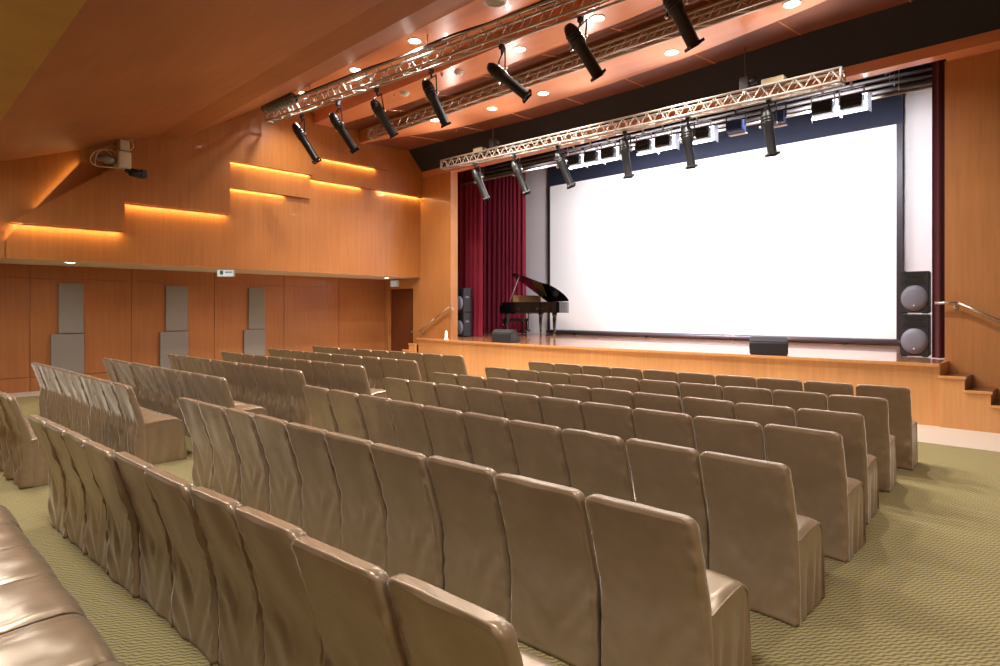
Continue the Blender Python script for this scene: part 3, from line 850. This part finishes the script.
# lid hinged on the spine (y = 1.42)
th = R(33)
def lidp(p, off):
    w = 1.42 - p[1]
    return (p[0], 1.42 - w * math.cos(th) - off * math.sin(th), 1.0 + w * math.sin(th) + off * -math.cos(th) * -1)
LP = [(.28, -.02)] + [(p[0], p[1] - .02) for p in OUT if p[0] > .3] + [(.28, 1.42)]
bm = NB()
VA = [bm.verts.new(lidp(p, 0)) for p in LP]; VB = [bm.verts.new(lidp(p, .028)) for p in LP]
bm.faces.new(VA); bm.faces.new(VB[::-1])
for i in range(len(LP)):
    j = (i + 1) % len(LP); bm.faces.new((VA[i], VB[i], VB[j], VA[j]))
lid = obj('lid', bm, GLOSSB, pt)
bm = NB()
VA = [lidp((x, y), 0.03) for x, y in ((.28, -.02), (.28, 1.42), (.02, 1.42), (.02, -.02))]
VA = [Vector(v) for v in VA]
# folded front flap lying back on the lid
F = [Vector(lidp((x, y), o_)) for (x, y, o_) in ((.28, -.02, .03), (.28, 1.42, .03), (.56, 1.42, .07), (.56, .03, .07))]
G = [p + Vector((0, -math.sin(th) * .025, math.cos(th) * .025)) for p in F]
f1 = [bm.verts.new(p) for p in F]; f2 = [bm.verts.new(p) for p in G]
bm.faces.new(f1); bm.faces.new(f2[::-1])
for i in range(4): bm.faces.new((f1[i], f2[i], f2[(i + 1) % 4], f1[(i + 1) % 4]))
obj('folded_flap', bm, GLOSSB, lid)
bm = NB(); pe = Vector(lidp((.58, .06), -.01)); tube(bm, (.40, .05, .98), pe, .013, 8); tag(obj('lid_prop', bm, mat('prop_wood', srgb(160, 150, 140), .35), pt), 'slim pale lid prop')
def leg(x, y):
    bm = NB(); lathe(bm, [(0, .68), (.075, .68), (.075, .60), (.055, .58), (.06, .52), (.035, .14), (.045, .11), (.03, .09)], (x, y, 0), (0, 0, 1), 8)
    l = obj('leg', bm, GLOSSB, pt)
    bm = NB(); lathe(bm, [(0, -.012), (.035, -.012), (.035, .012), (0, .012)], (x, y, .036), (1, 0, 0), 14); lathe(bm, [(.012, .04), (.028, .092)], (x, y, 0), (0, 0, 1), 8)
    for v in bm.verts: v.co.z = max(0, v.co.z)
    obj('caster', bm, BRASS, l)
leg(.10, .12); leg(.10, 1.28); leg(1.42, .98)
bm = NB()
for yy in (.62, .80): tube(bm, (.22, yy, .68), (.16, yy, .16), .016, 8)
box(bm, .08, .24, .58, .84, .10, .17, .01)
for k in range(3): tube(bm, (.08, .65 + k * .06, .12), (-.02, .65 + k * .06, .10), .012, 8)
obj('pedal_lyre', bm, GLOSSB, pt)
# piano bench
bt = thing('piano_bench', 'dark padded bench tucked under the keyboard end of the grand piano', 'bench', (-12.76, 13.26, ZS), R(-20))
bm = NB(); box(bm, -.62, -.26, .30, 1.05, .40, .50, .03); obj('seat', bm, BLK2, bt)
for sx in (-.58, -.30):
    for sy in (.35, 1.0):
        bm = NB(); tube(bm, (sx, sy, .40), (sx, sy, 0), .028, 10, .018); obj('leg', bm, GLOSSB, bt)

# ------------------------------------------------------------------ chairs with satin covers
def cover_back(seed, flare):
    rnd = random.Random(seed); ox = rnd.uniform(0, 50)
    bm = NB()
    HW = .233; ZT = .868
    zs = [.004 + .02 * i for i in range(40)] + [.80, .815, .828, .84, .85, .858, .864, .868]
    nB = 26
    def yr(z):
        return .012 - .33 * .05 * math.log(1 + math.exp((z - .42) / .05))
    loops = []
    rc = .045
    for z in zs:
        dz = max(0, z - (ZT - rc))
        hw = HW - rc + math.sqrt(max(0, rc * rc - dz * dz)) if dz > 0 else HW
        hw = max(hw, HW - rc)
        if z < .42: hw += .006 * (1 - z / .42)
        y0 = yr(z)
        tk = .062 if z > .45 else .055
        y1 = y0 + tk
        if z > .855: y0 += .005; y1 -= .005
        if z >= .868: y0 += .006; y1 -= .006
        pts = []
        ce = .012
        for i in range(nB + 1):     # rear face, from +x to -x
            u = 1 - 2 * i / nB
            x = u * (hw - ce)
            pts.append(('r', x, y0, u))
        pts.append(('s', -hw, y0 + ce, -1)); pts.append(('s', -hw, y1 - ce, -1))
        for i in range(9):
            u = -1 + 2 * i / 8
            pts.append(('f', u * (hw - ce), y1, u))
        pts.append(('s', hw, y1 - ce, 1)); pts.append(('s', hw, y0 + ce, 1))
        lp = []
        for kd, x, y, u in pts:
            fade = min(1, (ZT - z) / .03)
            dy = .0
            if kd == 'r':
                e = math.exp(-(1 - abs(u)) / .16)
                nz = noise.noise((x * 5 + ox, z * 4, seed * 3.1))
                dy += .010 * nz * fade
                side = 1.0 if u > 0 else .55
                dy += e * side * .012 * fade * noise.noise((u * 2 + ox, z * 20, 7.7)) - e * side * .010 * fade * max(0, .22 - abs(noise.noise((u * 3 + ox, z * 9 + abs(u) * 3, 2.2)))) / .22
                if z < .5:
                    low = min(1, (.5 - z) / .15)
                    dg = noise.noise((abs(u) * 3.0 - z * 9 + ox, u * 1.2, 3.3))
                    dy += .014 * low * dg
                    if flare:
                        dy += low * (.022 * math.sin(x * 52 + 3 * noise.noise((x * 4 + ox, 1, 1))) + .03 * noise.noise((x * 20 + ox, z * 3, 9)))
                        dy -= .02 * low
            zz = z
            if z > .80: zz = z + .006 * noise.noise((x * 6 + ox, 2, seed)) * (z - .80) / .08
            sx_ = x + (.004 * noise.noise((ox, z * 12, u)) if abs(u) > .9 else 0)
            lp.append(bm.verts.new((sx_, y + dy, zz)))
        loops.append(lp)
    n = len(loops[0])
    for A, B in zip(loops[:-1], loops[1:]):
        for i in range(n):
            j = (i + 1) % n
            f = bm.faces.new((A[i], A[j], B[j], B[i])); f.smooth = True
    bm.faces.new(loops[-1])
    bm.faces.new(loops[0][::-1])
    return bm

def seat_profile():
    P = [(.045 + .3 * i / 8, .452 + .02 * math.sin(PI * .55 * i / 8)) for i in range(9)]
    y0, z0 = P[-1]; r = .105
    for i in range(1, 9):
        a = PI / 2 * i / 8; P.append((y0 + r * math.sin(a) * .95, z0 - r + r * math.cos(a)))
    n_top = len(P)
    y1, z1 = P[-1]
    for i in range(1, 9):
        q = i / 8; P.append((y1 + .028 * q, z1 + (.004 - z1) * q))
    return P, n_top
def cover_seat(seed):
    bm = NB(); ox = seed * 3.7
    P, nt = seat_profile(); NXs = 20; HWs = .231
    g = []
    for k, (y, z) in enumerate(P):
        row = []
        low = max(0, (k - nt + 1) / 8)
        for i in range(NXs + 1):
            u = -1 + 2 * i / NXs; u = math.copysign(abs(u) ** .8, u)
            e = max(0, abs(u) - .86) / .14
            dy = low * (.012 * math.sin(u * 9 + 3 * noise.noise((u * 2 + ox, 0, 4))) + .01 * noise.noise((u * 7 + ox, z * 2, 1)))
            dz = 0
            if low == 0:
                dz = .010 * (1 - u * u) - .012 * e * e + .006 * noise.noise((u * 2.5 + ox, y * 12, 1.5)) + .004 * noise.noise((u * 9 + ox, y * 9, 5))
            row.append(bm.verts.new((u * HWs, y + dy, z + dz)))
        g.append(row)
    for j in range(len(P) - 1):
        for i in range(NXs):
            f = bm.faces.new((g[j][i], g[j][i + 1], g[j + 1][i + 1], g[j + 1][i])); f.smooth = True
    return bm

def side_skirt(seed, flare, sd):
    bm = NB(); ox = seed * 5.3 + sd * 9
    P, nt = seat_profile(); T = P[:nt]
    NT, NS = 24, 9
    g = []
    for i in range(NT + 1):
        t = i / NT
        q = t * (nt - 1); k = min(int(q), nt - 2); fr = q - k
        yt = T[k][0] + (T[k + 1][0] - T[k][0]) * fr; zt = T[k][1] + (T[k + 1][1] - T[k][1]) * fr - .012
        yb = .05 + t * (P[-1][0] - .05)
        col = []
        for j in range(NS + 1):
            q2 = j / NS; z = .004 + (zt - .004) * q2; y = yb + (yt - yb) * q2
            dn = 1 - q2
            w = math.sin(t * 19 + 3.5 * noise.noise((t * 2.2 + ox, 0, 0))) * .6 + noise.noise((t * 7 + ox, z * 2, 2))
            off = dn * (.010 if not flare else .014) * w + .003 * noise.noise((t * 5 + ox, z * 14, 3))
            col.append(bm.verts.new((sd * (.230 + max(-.014, min(.009, off)) + .002 * dn), y, z)))
        g.append(col)
    for A, B in zip(g[:-1], g[1:]):
        for j in range(NS):
            f = bm.faces.new((A[j], A[j + 1], B[j + 1], B[j])); f.smooth = True
    return bm

def make_chair(seed, flare):
    t = thing('covered_chair', 'chair', 'chair')
    b = obj('back_cover', cover_back(seed, flare), SATIN, t)
    s = obj('seat_cover', cover_seat(seed), SATIN, t)
    P, nt = seat_profile()
    for sd in (-1, 1):
        k = obj('side_skirt', side_skirt(seed, flare, sd), SATIN, t)
        bm = NB(); path_tube(bm, [Vector((sd * .231, y, z - .012)) for y, z in P[:nt:2]] + [Vector((sd * .232, P[nt + 3][0], P[nt + 3][1])), Vector((sd * .232, P[-1][0], .01))], .0042, 6)
        obj('piping', bm, SATIN, k)
    return t
ROWS = {'A': ([-6.17, 6.98], [-1.32, 7.27], [0.0, 0.099, 0.196, 0.294, 0.391, 0.491, 0.59, 0.69, 0.794, 0.897, 1.0]), 'B': ([-6.01, 5.89], [-1.3, 6.24], [-0.0, 0.092, 0.194, 0.295, 0.392, 0.491, 0.591, 0.691, 0.793, 0.897, 1.0]), 'C': ([-5.99, 4.96], [-1.23, 5.16], [0.001, 0.095, 0.192, 0.292, 0.393, 0.492, 0.593, 0.696, 0.797, 0.898, 1.0]), 'D': ([-5.95, 4.19], [-1.14, 4.28], [-0.0, 0.097, 0.19, 0.286, 0.388, 0.485, 0.582, 0.684, 0.79, 0.896, 1.0]), 'E': ([-5.92, 3.16], [-1.09, 3.22], [-0.001, 0.1, 0.207, 0.309, 0.405, 0.503, 0.603, 0.699, 0.799, 0.898, 1.0]), 'F': ([-5.9, 1.96], [-1.06, 2.15], [-0.001, 0.092, 0.188, 0.282, 0.382, 0.484, 0.585, 0.685, 0.786, 0.895, 1.0]), 'G': ([-5.74, 0.85], [-1.03, 1.09], [0.003, 0.1, 0.198, 0.297, 0.393, 0.5, 0.604, 0.692, 0.793, 0.896, 1.0]),
 'H': ([-4.83, .06], [-1.89, .09], [0, 1 / 6, 2 / 6, 3 / 6, 4 / 6, 5 / 6, 1]),
 'LA': ([-12.19, 6.73], [-7.7, 7.05], [0.001, 0.11, 0.226, 0.338, 0.452, 0.563, 0.671, 0.78, 0.891, 1.0]), 'LB': ([-12.04, 5.68], [-7.46, 5.86], [-0.0, 0.1, 0.201, 0.299, 0.398, 0.496, 0.596, 0.697, 0.8, 0.899, 1.0]), 'LC': ([-11.75, 4.63], [-7.32, 4.82], [-0.0, 0.097, 0.196, 0.296, 0.394, 0.494, 0.592, 0.694, 0.796, 0.896, 1.0]), 'LD': ([-11.81, 3.73], [-7.3, 3.87], [-0.001, 0.097, 0.196, 0.297, 0.399, 0.498, 0.6, 0.7, 0.8, 0.9, 0.999]), 'LE': ([-11.58, 2.69], [-7.19, 2.85], [-0.001, 0.098, 0.199, 0.3, 0.402, 0.5, 0.598, 0.699, 0.797, 0.901, 1.001]), 'LF': ([-11.45, 1.74], [-7.13, 1.87], [-0.0, 0.101, 0.203, 0.304, 0.402, 0.498, 0.599, 0.698, 0.796, 0.897, 1.001]),
 'LG': ([-8.36, .85], [-7.0, .89], [0, .333, .667, 1])}
NUM = ['first', 'second', 'third', 'fourth', 'fifth', 'sixth', 'seventh', 'eighth', 'ninth', 'tenth']
protos = [make_chair(i + 1, False) for i in range(4)] + [make_chair(i + 11, True) for i in range(3)]
used = [False] * 7
rr = random.Random(3)
for key, (p0, p1, bs) in ROWS.items():
    left = key.startswith('L')
    idx = 'ABCDEFGH'.index(key[-1])
    P0, P1 = Vector(p0) * 1.017, Vector(p1) * 1.017; d = P1 - P0; ln = d.length
    ang = math.atan2(d.y, d.x)
    nrm = Vector((-math.sin(ang), math.cos(ang)))
    n = len(bs) - 1
    for i in range(n):
        m = (bs[i] + bs[i + 1]) / 2; w = (bs[i + 1] - bs[i]) * ln
        c = P0 + d * m + nrm * (.115 + rr.uniform(-.012, .012))
        k = (4 + rr.randrange(3)) if left and key != 'LA' else rr.randrange(4)
        from_r = n - 1 - i
        if left:
            pos = 'at the aisle end' if from_r == 0 else '%s from the aisle end' % NUM[from_r]
            lab = 'champagne satin covered chair, %s, %s row of the left block' % (pos, NUM[idx])
        else:
            pos = 'at the right end' if from_r == 0 else '%s from the right end' % NUM[from_r]
            lab = 'champagne satin covered chair, %s, %s row of the centre block' % (pos, NUM[idx])
        grp = 'chairs in the %s row of the %s block' % (NUM[idx], 'left' if left else 'centre')
        sx = min(.53, w) / .484
        rz = ang + R(rr.uniform(-1.2, 1.2))
        if not used[k]:
            used[k] = True; o = protos[k]
            o.location = (c.x, c.y, 0); o.rotation_euler = (0, 0, rz); o.scale = (sx, 1, 1); o['label'] = lab; o['group'] = grp
        else:
            dup(protos[k], (c.x, c.y, 0), rz, lab, grp, sx)

# ------------------------------------------------------------------ lights of the hall, plus added fill
for x in (-11.5, -8.0, -4.5, -1.0, 2.5):
    lamp('hall_lamp', (x, .45, 4.0), (x, .8, 0), 'AREA', 78, WARM, 1.0, sy=.5)
    lamp('hall_lamp', (x, -2.6, 3.98), (x, -2.2, 0), 'AREA', 6, WARM, .5, sy=.5)
for x in (-12.0, -8.5, -5.0, -1.5, 2.0):
    lamp('rear_fill', (x, -4.2, 3.3), (x - .5, 4.0, .6), 'AREA', 6, WARM, .8, sy=.4)  # unseen fill added behind the seats to light the chair backs
for x in (-1.0, 2.2):
    lamp('downlight_lamp', (x, 6.0, 5.6), (x, 5.6, 0), 'SPOT', 260, WARM, .08, 120, .9)
# strips behind the stepped wall layers
LED = (1, .66, .28)
for (y0, y1, z, x) in [(1.8, 3.5, 3.19, XU + .06), (3.56, 5.54, 3.76, XU + .06), (5.6, 7.5, 4.93, XU + .115), (7.75, 9.4, 5.40, XU + .12), (5.6, 6.9, 4.36, XU + .04), (7.56, 9.0, 4.85, XU + .04), (9.5, 10.95, 4.85, XU + .04)]:
    o = lamp('led_strip', (x, (y0 + y1) / 2, z), (x - .02, (y0 + y1) / 2, 0), 'AREA', 5.5, LED, .03, sy=.03)
    o.rotation_euler = (0, 0, 0); o.data.size = .04; o.data.size_y = y1 - y0
    o.data.energy = 6.2 * (y1 - y0)
o = lamp('led_strip', (XU + .10, 2.45, 3.82), (XU + .05, 2.1, 4.6), 'AREA', 3.2, LED, .04, sy=1.9)
v = Vector((0, .58, .81)).normalized()
zax = -Vector((0, -.81, .58)); yax = v; xax = yax.cross(zax)
o.matrix_world = Matrix.Translation((XU + .06, 2.27, 3.66)) @ Matrix((xax, yax, zax)).transposed().to_4x4()
# stage floodlights, then added fill over the stage
for i, (x, k) in enumerate(FL):
    if k: lamp('flood_and_fill', (x, 11.96, 5.24), (x * 1.1 + .1, YSC, 2.6), 'AREA', 125, (.96, .96, 1), .34, sy=.18)
for x in (-10.5, -4.5):
    lamp('flood_and_fill', (x, 12.0, 5.5), (x, 12.6, 0), 'AREA', 45 if x < -6 else 16, (.97, .94, 1), .5, sy=.25)  # added fill without fixtures, lights the curtains
for x in (-11, -9, -7, -5, -3):
    lamp('ceiling_fill', (x, 9.7, 5.0), (x, 8.6, 6.1), 'SPOT', 66, (1, .9, .84), .02, 140, 1)  # added fill, no such fixtures; brightens the ceiling panels

w = bpy.data.worlds.new('World'); scene.world = w; w.use_nodes = True
w.node_tree.nodes['Background'].inputs[0].default_value = (0, 0, 0, 1)

# ------------------------------------------------------------------ camera
cd = bpy.data.cameras.new('camera'); cam = bpy.data.objects.new('camera', cd); C.objects.link(cam)
cam.location = (0, 0, CAMZ)
cam.rotation_euler = (R(90), 0, R(44.07))
cd.sensor_width = 36; cd.lens = 36 * 614.5 / 1000; cd.shift_y = -.023
cd.clip_start = .05; cd.clip_end = 100
scene.camera = cam
scene.view_settings.view_transform = 'Standard'
try: scene.view_settings.look = 'None'
except Exception: pass
scene.view_settings.gamma = 1; scene.view_settings.use_curve_mapping = False
scene.view_settings.exposure = 0.1
scene.cycles.max_bounces = 7; scene.cycles.diffuse_bounces = 4; scene.cycles.glossy_bounces = 3
scene.cycles.caustics_reflective = False; scene.cycles.caustics_refractive = False
scene.cycles.sample_clamp_indirect = 4
